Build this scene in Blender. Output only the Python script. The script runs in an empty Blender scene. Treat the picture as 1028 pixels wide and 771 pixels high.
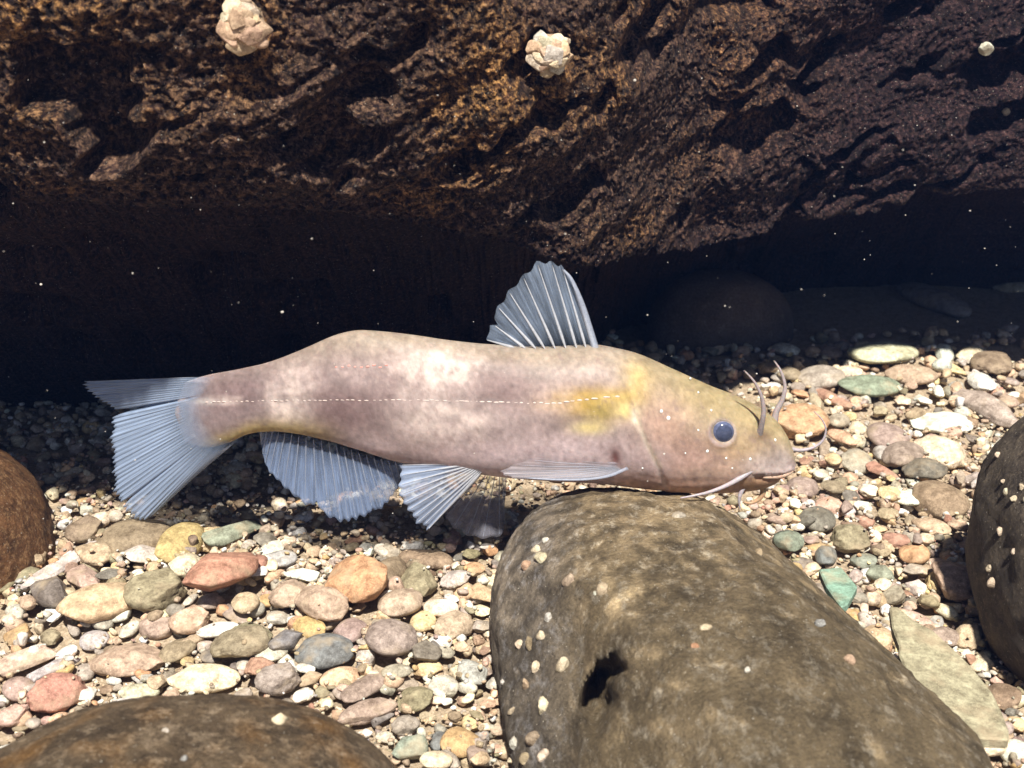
import bpy, bmesh, math, random
import numpy as np
from mathutils import Vector, Matrix, Quaternion

random.seed(7); rng = np.random.default_rng(11)
S = 0.01                                   # everything below is laid out in centimetres
sc = bpy.context.scene
COL = sc.collection

# ------------------------------------------------------------------ camera
PITCH = 20.0; FPX = 1241.0; CX, CY = 514.0, 385.5; CAMZ = 19.0
cam = bpy.data.cameras.new('camera'); camo = bpy.data.objects.new('camera', cam); COL.objects.link(camo)
camo.location = (0, 0, CAMZ*S); camo.rotation_euler = (math.radians(90-PITCH), 0, 0)
cam.sensor_width = 36; cam.lens = 36*FPX/1028; cam.clip_start = 0.005; cam.clip_end = 200
cam.dof.use_dof = True; cam.dof.focus_distance = 0.385; cam.dof.aperture_fstop = 32
sc.camera = camo

# ------------------------------------------------------------------ world, sun, exposure
SUN_EL = math.radians(58); SUN_X = 0.02
w = bpy.data.worlds.new('World'); sc.world = w; w.use_nodes = True
nt = w.node_tree; bg = nt.nodes['Background']
sky = nt.nodes.new('ShaderNodeTexSky'); sky.sky_type = 'NISHITA'; sky.sun_disc = False
sky.sun_elevation = SUN_EL; sky.sun_rotation = math.atan2(SUN_X, -math.cos(SUN_EL))
nt.links.new(sky.outputs[0], bg.inputs[0]); bg.inputs[1].default_value = 0.03
sun = bpy.data.lights.new('sun', 'SUN'); suno = bpy.data.objects.new('sun', sun); COL.objects.link(suno)
sun.energy = 5.0; sun.angle = math.radians(2.2); sun.color = (1.0, 0.95, 0.89)
suno.rotation_euler = Vector((-SUN_X, math.cos(SUN_EL), -math.sin(SUN_EL))).to_track_quat('-Z', 'Y').to_euler()
suno.location = (0.02, -0.3, 1.0)
sc.view_settings.view_transform = 'Standard'; sc.view_settings.look = 'None'
sc.view_settings.exposure = 0.95; sc.view_settings.gamma = 1.0

# ------------------------------------------------------------------ projection helpers (cm)
sp_, cp_ = math.sin(math.radians(PITCH)), math.cos(math.radians(PITCH))
def ray(px, py):
    a = (px-CX)/FPX; b = -(py-CY)/FPX
    return np.array([a, cp_+b*sp_, -sp_+b*cp_])
def on_y(px, py, y):
    d = ray(px, py); return d*(y/d[1]) + np.array([0, 0, CAMZ])
def on_z(px, py, z):
    d = ray(px, py); return d*((z-CAMZ)/d[2]) + np.array([0, 0, CAMZ])
def project(x, y, z):
    dz = z-CAMZ; f = y*cp_ - dz*sp_; u = y*sp_ + dz*cp_
    return CX+FPX*x/f, CY-FPX*u/f, f

# ------------------------------------------------------------------ numpy noise
_perm = rng.permutation(512).astype(np.int64)
_grad = rng.normal(size=(512, 3)); _grad /= np.linalg.norm(_grad, axis=1)[:, None]
def perlin(p):
    p = np.asarray(p, float); i = np.floor(p).astype(np.int64); f = p-i
    u = f*f*f*(f*(f*6-15)+10); r = 0
    for dx in (0, 1):
        wx = u[:, 0] if dx else 1-u[:, 0]
        for dy in (0, 1):
            wy = u[:, 1] if dy else 1-u[:, 1]
            for dz in (0, 1):
                wz = u[:, 2] if dz else 1-u[:, 2]
                h = _perm[(i[:, 0]+dx) & 511]; h = _perm[(h+i[:, 1]+dy) & 511]; h = _perm[(h+i[:, 2]+dz) & 511]
                g = _grad[h]
                r = r + wx*wy*wz*(g[:, 0]*(f[:, 0]-dx)+g[:, 1]*(f[:, 1]-dy)+g[:, 2]*(f[:, 2]-dz))
    return r*1.6
def fbm(p, o=4, lac=2.03, gain=0.5):
    p = np.asarray(p, float); a = 1; r = 0; s = 0
    for k in range(o):
        r = r + a*perlin(p+k*17.3); s += a; p = p*lac; a *= gain
    return r/s
def sstep(a, b, x):
    t = np.clip((x-a)/(b-a), 0, 1); return t*t*(3-2*t)

# ------------------------------------------------------------------ mesh helpers
def npmesh(name, v, faces, smooth=True, scale=S):
    """faces: (n,3) or (n,4) int array"""
    m = bpy.data.meshes.new(name); v = np.asarray(v, np.float32)*scale; f = np.asarray(faces, np.int32)
    k = f.shape[1]
    m.vertices.add(len(v)); m.vertices.foreach_set('co', v.ravel())
    m.loops.add(f.size); m.loops.foreach_set('vertex_index', f.ravel())
    m.polygons.add(len(f)); m.polygons.foreach_set('loop_start', np.arange(len(f), dtype=np.int32)*k)
    m.polygons.foreach_set('use_smooth', np.full(len(f), smooth))
    m.update(calc_edges=True); m.validate(); return m
def set_col(m, c, name='col'):
    a = m.attributes.new(name, 'FLOAT_COLOR', 'POINT'); c = np.asarray(c, np.float32)
    if c.shape[1] == 3: c = np.concatenate([c, np.ones((len(c), 1), np.float32)], 1)
    a.data.foreach_set('color', c.ravel())
def link(name, m, mat=None, parent=None):
    o = bpy.data.objects.new(name, m); COL.objects.link(o)
    if mat and m is not None and not m.materials: m.materials.append(mat)
    if parent: o.parent = parent
    return o
def tag(o, label, cat, group=None):
    o['label'] = label; o['category'] = cat
    if group: o['group'] = group
    return o
def grid_faces(nu, nv, wrap_v=False):
    i = np.arange(nu-1)[:, None]; j = np.arange(nv if wrap_v else nv-1)[None, :]; j2 = (j+1) % nv
    return np.stack([i*nv+j, (i+1)*nv+j, (i+1)*nv+j2, i*nv+j2], -1).reshape(-1, 4)
def tube(pts, rad, seg=8):
    pts = np.asarray(pts, float); n = len(pts); rad = np.broadcast_to(rad, n)
    t = np.gradient(pts, axis=0); t /= np.linalg.norm(t, axis=1)[:, None]+1e-9
    ref = np.array([0.1, 1, 0.05]); a = np.cross(t, ref); a /= np.linalg.norm(a, axis=1)[:, None]+1e-9
    b = np.cross(t, a); th = np.linspace(0, 2*math.pi, seg, endpoint=False)
    v = pts[:, None] + rad[:, None, None]*(a[:, None]*np.cos(th)[None, :, None]+b[:, None]*np.sin(th)[None, :, None])
    f = grid_faces(n, seg, True); v = v.reshape(-1, 3)
    c0 = len(v); v = np.vstack([v, pts[0], pts[-1]])
    caps = []
    for k in range(seg):
        caps.append([c0, (k+1) % seg, k, c0]); caps.append([c0+1, (n-1)*seg+k, (n-1)*seg+(k+1) % seg, c0+1])
    return v, f, np.array([c[:3] for c in caps])
def tube_mesh(name, pts, rad, seg=8):
    v, f, c = tube(pts, rad, seg)
    tris = np.vstack([f[:, [0, 1, 2]], f[:, [0, 2, 3]], c]); return npmesh(name, v, tris)
def spline(pts, n):
    """Catmull-Rom through pts (k,d), n samples"""
    P = np.asarray(pts, float); P = np.vstack([2*P[0]-P[1], P, 2*P[-1]-P[-2]]); k = len(P)-3
    t = np.linspace(0, k-1e-9, n); i = np.floor(t).astype(int); f = (t-i)[:, None]
    a, b, c, d = P[i], P[i+1], P[i+2], P[i+3]
    return 0.5*((2*b)+(-a+c)*f+(2*a-5*b+4*c-d)*f**2+(-a+3*b-3*c+d)*f**3)
_ico = {}
def ico(sub):
    if sub not in _ico:
        bm = bmesh.new(); bmesh.ops.create_icosphere(bm, subdivisions=sub, radius=1)
        bm.verts.ensure_lookup_table()
        v = np.array([x.co[:] for x in bm.verts]); f = np.array([[q.index for q in x.verts] for x in bm.faces]); bm.free()
        _ico[sub] = (v, f)
    return _ico[sub]

# ------------------------------------------------------------------ materials
def new_mat(name):
    m = bpy.data.materials.new(name); m.use_nodes = True
    return m, m.node_tree, m.node_tree.nodes, m.node_tree.links, m.node_tree.nodes['Principled BSDF']
def mixc(N, L, typ, fac, a, b):
    n = N.new('ShaderNodeMix'); n.data_type = 'RGBA'; n.blend_type = typ
    for s, val in ((n.inputs[0], fac), (n.inputs[6], a), (n.inputs[7], b)):
        if hasattr(val, 'is_linked'): L.new(val, s)
        elif isinstance(val, (int, float)): s.default_value = val
        else: s.default_value = (*val, 1)
    return n.outputs[2]
def ramp(N, L, src, a, b, ca=(0, 0, 0), cb=(1, 1, 1)):
    r = N.new('ShaderNodeValToRGB'); L.new(src, r.inputs[0])
    r.color_ramp.elements[0].position = a; r.color_ramp.elements[1].position = b
    r.color_ramp.elements[0].color = (*ca, 1); r.color_ramp.elements[1].color = (*cb, 1); return r.outputs[0]
def pos_cm(N, L):
    g = N.new('ShaderNodeNewGeometry'); v = N.new('ShaderNodeVectorMath'); v.operation = 'SCALE'
    v.inputs[3].default_value = 100; L.new(g.outputs['Position'], v.inputs[0]); return v.outputs[0]
def noise(N, L, vec, scale, detail=4, rough=0.6, out=0):
    n = N.new('ShaderNodeTexNoise'); n.inputs['Scale'].default_value = scale; n.inputs['Detail'].default_value = detail
    n.inputs['Roughness'].default_value = rough; L.new(vec, n.inputs['Vector']); return n.outputs[out]
def bump(N, L, h, dist, bs, strength=1.0):
    b = N.new('ShaderNodeBump'); b.inputs['Distance'].default_value = dist*S; b.inputs['Strength'].default_value = strength
    L.new(h, b.inputs['Height']); L.new(b.outputs[0], bs.inputs['Normal'])
def pebble_mat(name, use_attr):
    m, t, N, L, bs = new_mat(name); P = pos_cm(N, L)
    if use_attr:
        a = N.new('ShaderNodeAttribute'); a.attribute_name = 'col'; base = a.outputs['Color']
    else:
        a = N.new('ShaderNodeObjectInfo'); base = a.outputs['Color']
    n1 = ramp(N, L, noise(N, L, P, 2.6, 5, .65), .33, .68, (.52, .48, .44), (1.22, 1.2, 1.16))
    c = mixc(N, L, 'MULTIPLY', 1.0, base, n1)
    n2 = ramp(N, L, noise(N, L, P, 9, 6, .8), .30, .66, (.45, .42, .40), (1.3, 1.3, 1.28))
    c = mixc(N, L, 'MULTIPLY', .9, c, n2)
    n3 = ramp(N, L, noise(N, L, P, 34, 2, .6), .63, .70)
    c = mixc(N, L, 'MIX', n3, c, mixc(N, L, 'MULTIPLY', 1.0, base, (1.5, 1.45, 1.35)))
    n4 = ramp(N, L, noise(N, L, P, 1.1, 3, .6), .52, .72, (0, 0, 0), (.6, .6, .6))      # silt film
    c = mixc(N, L, 'MIX', n4, c, (.42, .33, .21))
    L.new(c, bs.inputs['Base Color']); bs.inputs['Roughness'].default_value = .6; bs.inputs['IOR'].default_value = 1.25
    bump(N, L, noise(N, L, P, 14, 5, .7), .045, bs, .8)
    return m
M_PEB = pebble_mat('pebble_stone', False); M_GRA = pebble_mat('gravel_stone', True)

def rock_mat(name, c_dark, c_mid, c_hi, scale=.6, hi=(.55, .75), grit=.5, bd=.12, rough=.7, warm=None, streak=None, use_attr=False):
    m, t, N, L, bs = new_mat(name); P = pos_cm(N, L)
    if streak:
        mp = N.new('ShaderNodeMapping'); L.new(P, mp.inputs[0]); mp.inputs['Rotation'].default_value = (0, 0, streak); mp.inputs['Scale'].default_value = (1.4, .8, 1); Ps = mp.outputs[0]
    else: Ps = P
    c = mixc(N, L, 'MIX', ramp(N, L, noise(N, L, Ps, scale, 6, .68), .36, .62), c_dark, c_mid)
    if warm: c = mixc(N, L, 'MIX', ramp(N, L, noise(N, L, P, scale*.8, 4, .6, 0), .50, .72, (0, 0, 0), (.8, .8, .8)), c, warm)
    c = mixc(N, L, 'MIX', ramp(N, L, noise(N, L, Ps, scale*3.2, 6, .75), *hi, (0, 0, 0), (.8, .8, .8)), c, c_hi)
    c = mixc(N, L, 'MULTIPLY', .9, c, ramp(N, L, noise(N, L, P, 9, 8, .85), .32, .62, (.38, .37, .36), (1.4, 1.4, 1.4)))
    if use_attr:
        a = N.new('ShaderNodeAttribute'); a.attribute_name = 'col'
        c = mixc(N, L, 'MULTIPLY', 1.0, c, a.outputs['Color'])
    g = ramp(N, L, noise(N, L, P, 16, 2, .5), .70, .74, (0, 0, 0), (grit, grit, grit))
    c = mixc(N, L, 'MIX', g, c, (.55, .50, .40))
    L.new(c, bs.inputs['Base Color']); bs.inputs['Roughness'].default_value = rough; bs.inputs['IOR'].default_value = 1.28
    bump(N, L, noise(N, L, P, 6, 8, .72), bd, bs)
    return m
M_BOULD = rock_mat('olive_boulder', (.080, .060, .034), (.20, .150, .085), (.42, .37, .28), .7, (.52, .74), .9, .22, warm=(.18, .135, .075), streak=.25, use_attr=True)
M_RIGHT = rock_mat('dark_boulder', (.05, .04, .031), (.125, .10, .072), (.28, .22, .15), .9, (.54, .74), .95, .14, use_attr=True)
M_LEFT = rock_mat('rusty_boulder', (.06, .028, .012), (.19, .09, .036), (.42, .25, .12), 1.6, (.5, .68), .8, .25, use_attr=True)
M_NEAR = rock_mat('speckled_brown_boulder', (.055, .038, .022), (.15, .105, .06), (.38, .29, .19), .9, (.5, .7), .95, .2, warm=(.26, .13, .035), use_attr=True)
M_FAR = rock_mat('shaded_boulder', (.10, .075, .055), (.16, .12, .09), (.25, .2, .15), .5, use_attr=True)
M_ROOF = rock_mat('crusted_overhang', (.006, .004, .006), (.052, .026, .023), (.38, .225, .135), 2.2, (.45, .62), .8, .22, .6, use_attr=True)
M_SAND = rock_mat('sandy_bed', (.26, .20, .13), (.42, .33, .22), (.62, .52, .40), 2.5, (.5, .7), .8, .08)

# ------------------------------------------------------------------ ground (one sheet, fine near the camera)
def bed_h(x, y):
    x = np.asarray(x, float); y = np.asarray(y, float)
    p = np.stack([x*.09, y*.09, 0*x], -1)
    h = .45*perlin(p.reshape(-1, 3)).reshape(x.shape)
    h = h-.9+.75*sstep(29, 34.5, y)*(1-sstep(2, 8, x))          # the bed rises a little under the fish
    return h+.9*sstep(42, 60, y)*sstep(4, 16, x)
HX0, HX1, HY0, HY1, HC = -44.0, 44.0, 14.0, 86.0, 0.1
hx = np.arange(HX0, HX1, HC); hy = np.arange(HY0, HY1, HC)
HM = bed_h(*np.meshgrid(hx, hy, indexing='ij'))
gx = np.concatenate([-np.geomspace(5000, 46, 26), np.linspace(-44, 44, 89), np.geomspace(46, 5000, 26)])
gy = np.concatenate([-np.geomspace(5000, 12, 26), np.linspace(-10, 90, 101), np.geomspace(94, 5000, 26)])
GX, GY = np.meshgrid(gx, gy, indexing='ij')
g = link('ground', npmesh('ground', np.stack([GX, GY, bed_h(GX, GY)-.15], -1).reshape(-1, 3), grid_faces(len(gx), len(gy))), M_SAND)
g['kind'] = 'structure'

# ------------------------------------------------------------------ overhanging rock
def overhang():
    ex = np.array([-140, -60, -24, -18, -12, -6, 0, 3, 8, 14, 19, 30, 60, 140.])
    # lower edge of the face: depth and height
    epx = np.array([0, 120, 250, 400, 500, 590, 700, 830, 930, 1028.]); epy = np.array([212, 228, 226, 240, 258, 268, 248, 222, 203, 188.])
    edp = np.array([31.0, 31.0, 31.5, 33.0, 34.9, 37.8, 45, 48.5, 50, 50.5])
    pts = np.array([on_y(a, b, c) for a, b, c in zip(epx, epy, edp)])
    X = np.concatenate([np.linspace(-150, -21.5, 30)[:-1], np.linspace(-21.5, 23.5, 720), np.linspace(23.5, 150, 30)[1:]])
    EY = np.interp(X, pts[:, 0], pts[:, 1]); EZ = np.interp(X, pts[:, 0], pts[:, 2])
    right = sstep(-4, 6, X)
    n1, n2, n3 = 60, 300, 26
    rows = []
    # underside, back to front
    for s in np.linspace(1, 0, n1)[:-1]:
        s2 = s**1.6; r = (1-right)*3.0
        y = EY + s2*(72); y = y+(1-right)*2.6*np.exp(-s2*20); kl = sstep(.03, .42, s2)*(1-right)+sstep(.08, .40, s2)*right; z = EZ + .8*np.exp(-((s-.12)/.12)**2)*right - (EZ+7)*kl
        rows.append(np.stack([X, y, z], -1))
    # rounded front-bottom on the left, sharp on the right, then the face going up and slightly back
    for s in np.linspace(0, 1, n2):
        h = s*15.5
        lean = -.15*h + .002*h*h
        rnd = (1-right)*2.6*np.exp(-h/1.8)
        rows.append(np.stack([X, EY+lean+rnd, EZ+h], -1))
    for s in np.linspace(0, 1, n3)[1:]:
        rows.append(np.stack([X, EY-1.84+s*120, EZ+15.5+14*s-5*s*s], -1))
    V = np.stack(rows, 0); R = V.shape[0]; nx = len(X)
    v = V.reshape(-1, 3).copy()
    vis = np.repeat(np.concatenate([np.linspace(.35, 1, n1-1), np.ones(n2), np.linspace(1, .5, n3-1)]), nx)
    # strata tilt up to the right
    a = math.radians(14); q = np.stack([v[:, 0]*math.cos(a)+v[:, 2]*math.sin(a), v[:, 1], -v[:, 0]*math.sin(a)+v[:, 2]*math.cos(a)], -1)
    lump = fbm(q*np.array([.13, .2, .34]), 3)
    def billow(p, o, g=.55):
        a = 1; r = 0; t_ = 0
        for k in range(o):
            r = r+a*(1-2.6*np.abs(perlin(p+k*13.7))); t_ += a; p = p*2.07; a *= g
        return r/t_
    warp = fbm(q*.5+5, 2)[:, None]*.7
    mid = billow((q+warp)*np.array([.40, .5, .66])+9, 2)
    fine = billow((q+warp)*np.array([1.9, 2.2, 2.6])+31, 4, .72)
    fine = .6*fine+.75*fbm((q+warp)*3.2+3, 4, gain=.7)
    amp = 1-.3*sstep(4, 14, v[:, 0])
    grn = billow((q*np.array([.8, 1, 1.15])+warp*.5)*2.9+61, 3, .75)
    d = 1.3*lump + amp*(.16*mid + .24*fine + .19*grn)
    cl = fbm((q+warp)*np.array([.20, .3, .55])+51, 3); clm = sstep(.10, .34, cl); d -= 1.5*clm
    d *= vis
    v[:, 1] -= d*.9; v[:, 2] -= d*.22
    F = grid_faces(R, nx)
    # colour: mossy ochre knobs on the left and top centre, violet brown to the right, darkened there to paint in light falloff
    tone = np.ones((len(v), 3))
    knob = sstep(.0, .75, fine*.5+.5*grn)
    tone = tone*(0.40+1.5*knob**1.3)[:, None]
    och = sstep(-.1, .3, fbm(v*.14+77, 3)+.5*sstep(15, 19, v[:, 2])*(1-sstep(-14, -4, v[:, 0])))*(1-sstep(0, 16, v[:, 0]))
    tone = tone*(1+(och*sstep(.05, .6, grn))[:, None]*np.array([1.75, 1.45, .35]))
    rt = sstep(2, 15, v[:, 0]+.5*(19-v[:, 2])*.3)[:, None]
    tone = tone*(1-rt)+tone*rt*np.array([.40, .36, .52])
    # cave shade painted in: underside gets one dark tone, open face keeps the crust
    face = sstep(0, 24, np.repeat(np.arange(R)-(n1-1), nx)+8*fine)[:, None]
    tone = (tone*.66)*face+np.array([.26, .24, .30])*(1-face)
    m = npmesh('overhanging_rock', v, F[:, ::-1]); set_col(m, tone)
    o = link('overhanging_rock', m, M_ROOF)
    tag(o, 'huge dark crusted rock overhanging the fish, filling the top of the picture', 'rock')
    return v.reshape(R, nx, 3), X, n1, n2
roofV, roofX, rn1, rn2 = overhang()
def roof_at(px, py):
    """nearest visible face vertex to a pixel"""
    f = roofV[rn1-1:rn1-1+rn2].reshape(-1, 3); u, w_, dd = project(f[:, 0], f[:, 1], f[:, 2])
    e = (u-px)**2+(w_-py)**2; k = np.where(e < e.min()+6)[0]; return f[k[np.argmin(f[k, 1])]]

# ------------------------------------------------------------------ boulders
def boulder(name, c, r, rot, mat, label, seed, sub=6, ex=2.4, amps=((.12, .12), (.5, .03), (1.6, .012)), cuts=(), fn=None):
    v, f = ico(sub); v = v.copy()
    nrm = (np.abs(v)**ex).sum(1)**(1/ex); v = v/nrm[:, None]
    for n, dist in cuts:
        n = np.array(n, float); n /= np.linalg.norm(n); k = v@n-dist; k = np.where(k > 0, k*.82, 0); v -= k[:, None]*n
    dirn = v/np.linalg.norm(v, axis=1)[:, None]; V = v*np.array(r)
    for fr, am in amps:
        V += dirn*(fbm(V*fr+seed, 4)*am*max(r))[:, None]
    if fn: V = fn(V, dirn)
    R = np.array(Matrix.Rotation(rot[2], 3, 'Z') @ Matrix.Rotation(rot[1], 3, 'Y') @ Matrix.Rotation(rot[0], 3, 'X'))
    V = V@R.T
    m = npmesh(name, V, f); tone = np.ones((len(V), 3))
    if fn:
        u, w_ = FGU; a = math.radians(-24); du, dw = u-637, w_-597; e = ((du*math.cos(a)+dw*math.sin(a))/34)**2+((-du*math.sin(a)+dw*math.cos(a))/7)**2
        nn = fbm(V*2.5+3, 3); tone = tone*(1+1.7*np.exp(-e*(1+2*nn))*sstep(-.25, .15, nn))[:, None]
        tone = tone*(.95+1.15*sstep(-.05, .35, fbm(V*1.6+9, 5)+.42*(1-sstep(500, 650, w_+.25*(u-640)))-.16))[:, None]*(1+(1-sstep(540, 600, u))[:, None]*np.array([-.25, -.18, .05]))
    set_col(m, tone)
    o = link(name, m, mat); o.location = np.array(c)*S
    tag(o, label, 'boulder')
    return V+np.array(c)
BC = np.array([5.1, 26.3, .15])
BYAW = math.radians(13)
def fgfn(V, dn):
    R = np.array(Matrix.Rotation(BYAW, 3, 'Z')); W = V@R.T+BC
    u, w_, f = project(W[:, 0], W[:, 1], W[:, 2])
    k = np.where((u-590)**2+(w_-690)**2 < 200)[0]; hc = W[k[np.argmin(f[k])]]
    # a crease runs down the left flank and opens into a deep pit
    d = np.linalg.norm((W-hc)*np.array([1.0, .7, .62]), axis=1)+.55*fbm(W*1.1, 3)
    vd = ray(590, 690); vd = vd/np.linalg.norm(vd)
    W = W + vd*(3.0*np.exp(-(d/.55)**4))[:, None]
    x0 = np.interp(w_, [560, 620, 690, 771], [585, 575, 575, 560])
    W = W + np.array([.3, .5, -.6])*(.42*np.exp(-((u-x0)/16)**2)*sstep(590, 650, w_)*(W[:, 2] > 0))[:, None]
    global FGU; FGU = (u, w_)
    return (W-BC)@R
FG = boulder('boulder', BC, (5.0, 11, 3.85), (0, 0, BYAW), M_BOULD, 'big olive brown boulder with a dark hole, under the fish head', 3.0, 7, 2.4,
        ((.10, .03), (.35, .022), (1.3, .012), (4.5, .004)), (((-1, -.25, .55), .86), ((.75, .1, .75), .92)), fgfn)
BL = boulder('boulder', (-6.9, 19.9, .35), (5.3, 4.2, 4.0), (0, 0, .12), M_NEAR, 'brown speckled boulder cut off at the bottom left corner', 12.0, 6, 2.3, ((.12, .06), (.45, .03), (1.5, .012), (5, .006)))
RB = boulder('boulder', (19.0, 31.0, 2.0), (5.3, 6.2, 5.0), (0, .1, .2), M_RIGHT, 'dark boulder dotted with pale grains at the right edge', 25.0, 6, 2.4, ((.12, .08), (.45, .03), (1.5, .012), (5, .006)))
LB = boulder('boulder', (-19.7, 36.4, -.6), (4.4, 4.6, 4.1), (0, 0, .3), M_LEFT, 'rusty orange brown boulder at the left edge behind the tail', 37.0, 6, 2.2, ((.12, .07), (.45, .03), (1.5, .012), (5, .006)))
boulder('boulder', (10.6, 60.5, -.4), (3.8, 2.6, 3.4), (0, 0, .1), M_FAR, 'dim boulder in the shade behind the fish forehead', 47.0, 5, 2.3)

# ------------------------------------------------------------------ pebble shapes
def stone_shape(kind, seed, sub):
    r = np.random.default_rng(seed); v, f = ico(sub); v = v.copy()
    ncut = {'R': 9, 'A': 13, 'C': 11, 'F': 9}[kind]; dist = {'R': (.74, .94), 'A': (.48, .76), 'C': (.6, .88), 'F': (.66, .88)}[kind]
    hard = {'R': .82, 'A': .94, 'C': .8, 'F': .94}[kind]
    if kind == 'F': v = v/((np.abs(v)**3).sum(1)**(1/3))[:, None]
    for _ in range(ncut):
        n = r.normal(size=3)
        if kind == 'F': n[2] *= .25
        n /= np.linalg.norm(n); d = r.uniform(*dist); k = v@n-d; v -= (np.where(k > 0, k, 0)*hard)[:, None]*n
    dn = v/np.linalg.norm(v, axis=1)[:, None]
    v += dn*(fbm(v*1.1+seed*3.1, 2)*{'R': .07, 'A': .08, 'C': .12, 'F': .07}[kind])[:, None]
    if sub > 2: v += dn*(fbm(v*4+seed*1.7, 3)*{'R': .015, 'A': .03, 'C': .13, 'F': .03}[kind])[:, None]
    v /= np.abs(v).max(0)
    return v, f
SH = {k: [] for k in 'RACF'}
for k in 'RACF':
    for i in range(7):
        v, f = stone_shape(k, 100+i*7+ord(k), 4); m = npmesh('pebble', v, f, scale=1.0); m.materials.append(M_PEB); SH[k].append(m)
SMALL = [stone_shape('RAACAF'[i % 6], 300+i, 3) for i in range(10)]
TINY = [stone_shape('AAC'[i % 3], 400+i, 2) for i in range(10)]

PAL = dict(tan=(.40, .30, .185), peach=(.54, .36, .21), cream=(.64, .55, .39), white=(.74, .71, .64), grey=(.27, .255, .22),
    dgrey=(.105, .105, .10), slate=(.105, .135, .17), bluegrey=(.34, .375, .39), mauve=(.27, .20, .175), pink=(.46, .28, .23),
    terra=(.36, .145, .09), orange=(.52, .26, .095), ochre=(.44, .29, .08), olive=(.21, .19, .10), yellow=(.60, .45, .18),
    green=(.15, .23, .175), pgreen=(.46, .48, .32), brown=(.20, .13, .075), lgrey=(.42, .42, .38))
for k in PAL: PAL[k] = tuple(min(.84, 1.27*(.60*a+.40*b*(.42+sum(PAL[k])/1.45))) for a, b in zip(PAL[k], (.40, .345, .28)))

def hget(x, y):
    i = int((x-HX0)/HC); j = int((y-HY0)/HC)
    return HM[min(max(i, 0), HM.shape[0]-1), min(max(j, 0), HM.shape[1]-1)]
def stamp(x, y, z, rx, ry, rz, yaw, mask=False):
    R = max(rx, ry); i0 = max(int((x-R-HX0)/HC), 0); i1 = min(int((x+R-HX0)/HC)+1, HM.shape[0]); j0 = max(int((y-R-HY0)/HC), 0); j1 = min(int((y+R-HY0)/HC)+1, HM.shape[1])
    if i1 <= i0 or j1 <= j0: return
    A = hx[i0:i1, None]-x; B = hy[None, j0:j1]-y; c, s = math.cos(yaw), math.sin(yaw)
    q = ((A*c+B*s)/rx)**2+((-A*s+B*c)/ry)**2
    t = z+rz*np.sqrt(np.clip(1-q, 0, 1)); sub = HM[i0:i1, j0:j1]; np.copyto(sub, np.maximum(sub, t), where=q < 1)
    if mask: hero_mask[i0:i1, j0:j1] |= q < 1
def settle(x, y, rx, ry, rz, sink):
    k = [hget(x, y)]+[hget(x+.7*rx*math.cos(a), y+.7*ry*math.sin(a)) for a in (0, 1.57, 3.14, 4.71)]
    return float(np.mean(k)+.35*(max(k)-np.mean(k))) + rz*(1-sink)
def in_boulder(x, y):
    u = (x-BC[0])*math.cos(BYAW)+(y-BC[1])*math.sin(BYAW); w_ = -(x-BC[0])*math.sin(BYAW)+(y-BC[1])*math.cos(BYAW)
    if (u/4.2)**2+(w_/9.4)**2 < 1: return True
    if ((x+6.2)/5)**2+((y-19.8)/3)**2 < 1: return True
    return ((x-18.6)/4.2)**2+((y-31)/4.6)**2 < 1

class Pile:
    def __init__(s): s.v = []; s.f = []; s.c = []; s.n = 0
    def add(s, shp, x, y, z, r, R, col):
        v, f = shp; w_ = (v*r)@R.T+np.array([x, y, z]); s.v.append(w_); s.f.append(f+s.n); s.n += len(v)
        s.c.append(np.broadcast_to(np.array(col), (len(v), 3)))
    def build(s, name, mat):
        m = npmesh(name, np.vstack(s.v), np.vstack(s.f)); set_col(m, np.vstack(s.c)); return link(name, m, mat)
def rotm(yaw, tx, ty):
    cz, sz = math.cos(yaw), math.sin(yaw); cx, sx = math.cos(tx), math.sin(tx); cy, sy = math.cos(ty), math.sin(ty)
    return np.array([[cz, -sz, 0], [sz, cz, 0], [0, 0, 1]])@np.array([[1, 0, 0], [0, cx, -sx], [0, sx, cx]])@np.array([[cy, 0, sy], [0, 1, 0], [-sy, 0, cy]])
WT = [('tan', 24), ('peach', 9), ('cream', 17), ('white', 13), ('grey', 13), ('dgrey', 2.5), ('bluegrey', 3), ('mauve', 7), ('pink', 4), ('terra', 1.5), ('orange', 2), ('ochre', 1.5), ('olive', 5), ('yellow', 2), ('brown', 4), ('lgrey', 10)]
wk = [a for a, b in WT]; wp = np.array([b for a, b in WT]); wp = wp/wp.sum()
def jitter(c, a=.16):
    c = np.array(c); return np.clip(c*(1+rng.uniform(-a, a))*(1+rng.uniform(-.05, .05, 3)), .02, .85)
pile = Pile()
def scatter(n, y0, y1, r0, r1, shapes, sink, clear=None, wmul=.46):
    """gravel dropped on the bed, denser where the picture sees it"""
    k = 0
    while k < n:
        y = y0+(y1-y0)*random.random()**1.25; x = random.uniform(-1, 1)*(y*wmul+3)
        if in_boulder(x, y): continue
        if clear and clear(x, y): k += .3; continue
        r = r0+(r1-r0)*random.random()**2.2; r *= .8+.010*y
        rx, ry, rz = r, r*random.uniform(.62, .95), r*random.uniform(.42, .75); yaw = random.uniform(0, 6.28)
        z = settle(x, y, rx, ry, rz, sink); pc = rng.choice(len(wk), p=wp)
        pile.add(random.choice(shapes), x, y, z, np.array([rx, ry, rz]), rotm(yaw, random.uniform(-.35, .35), random.uniform(-.35, .35)), jitter(PAL[wk[pc]]))
        stamp(x, y, z, rx, ry, rz, yaw); k += 1
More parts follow.
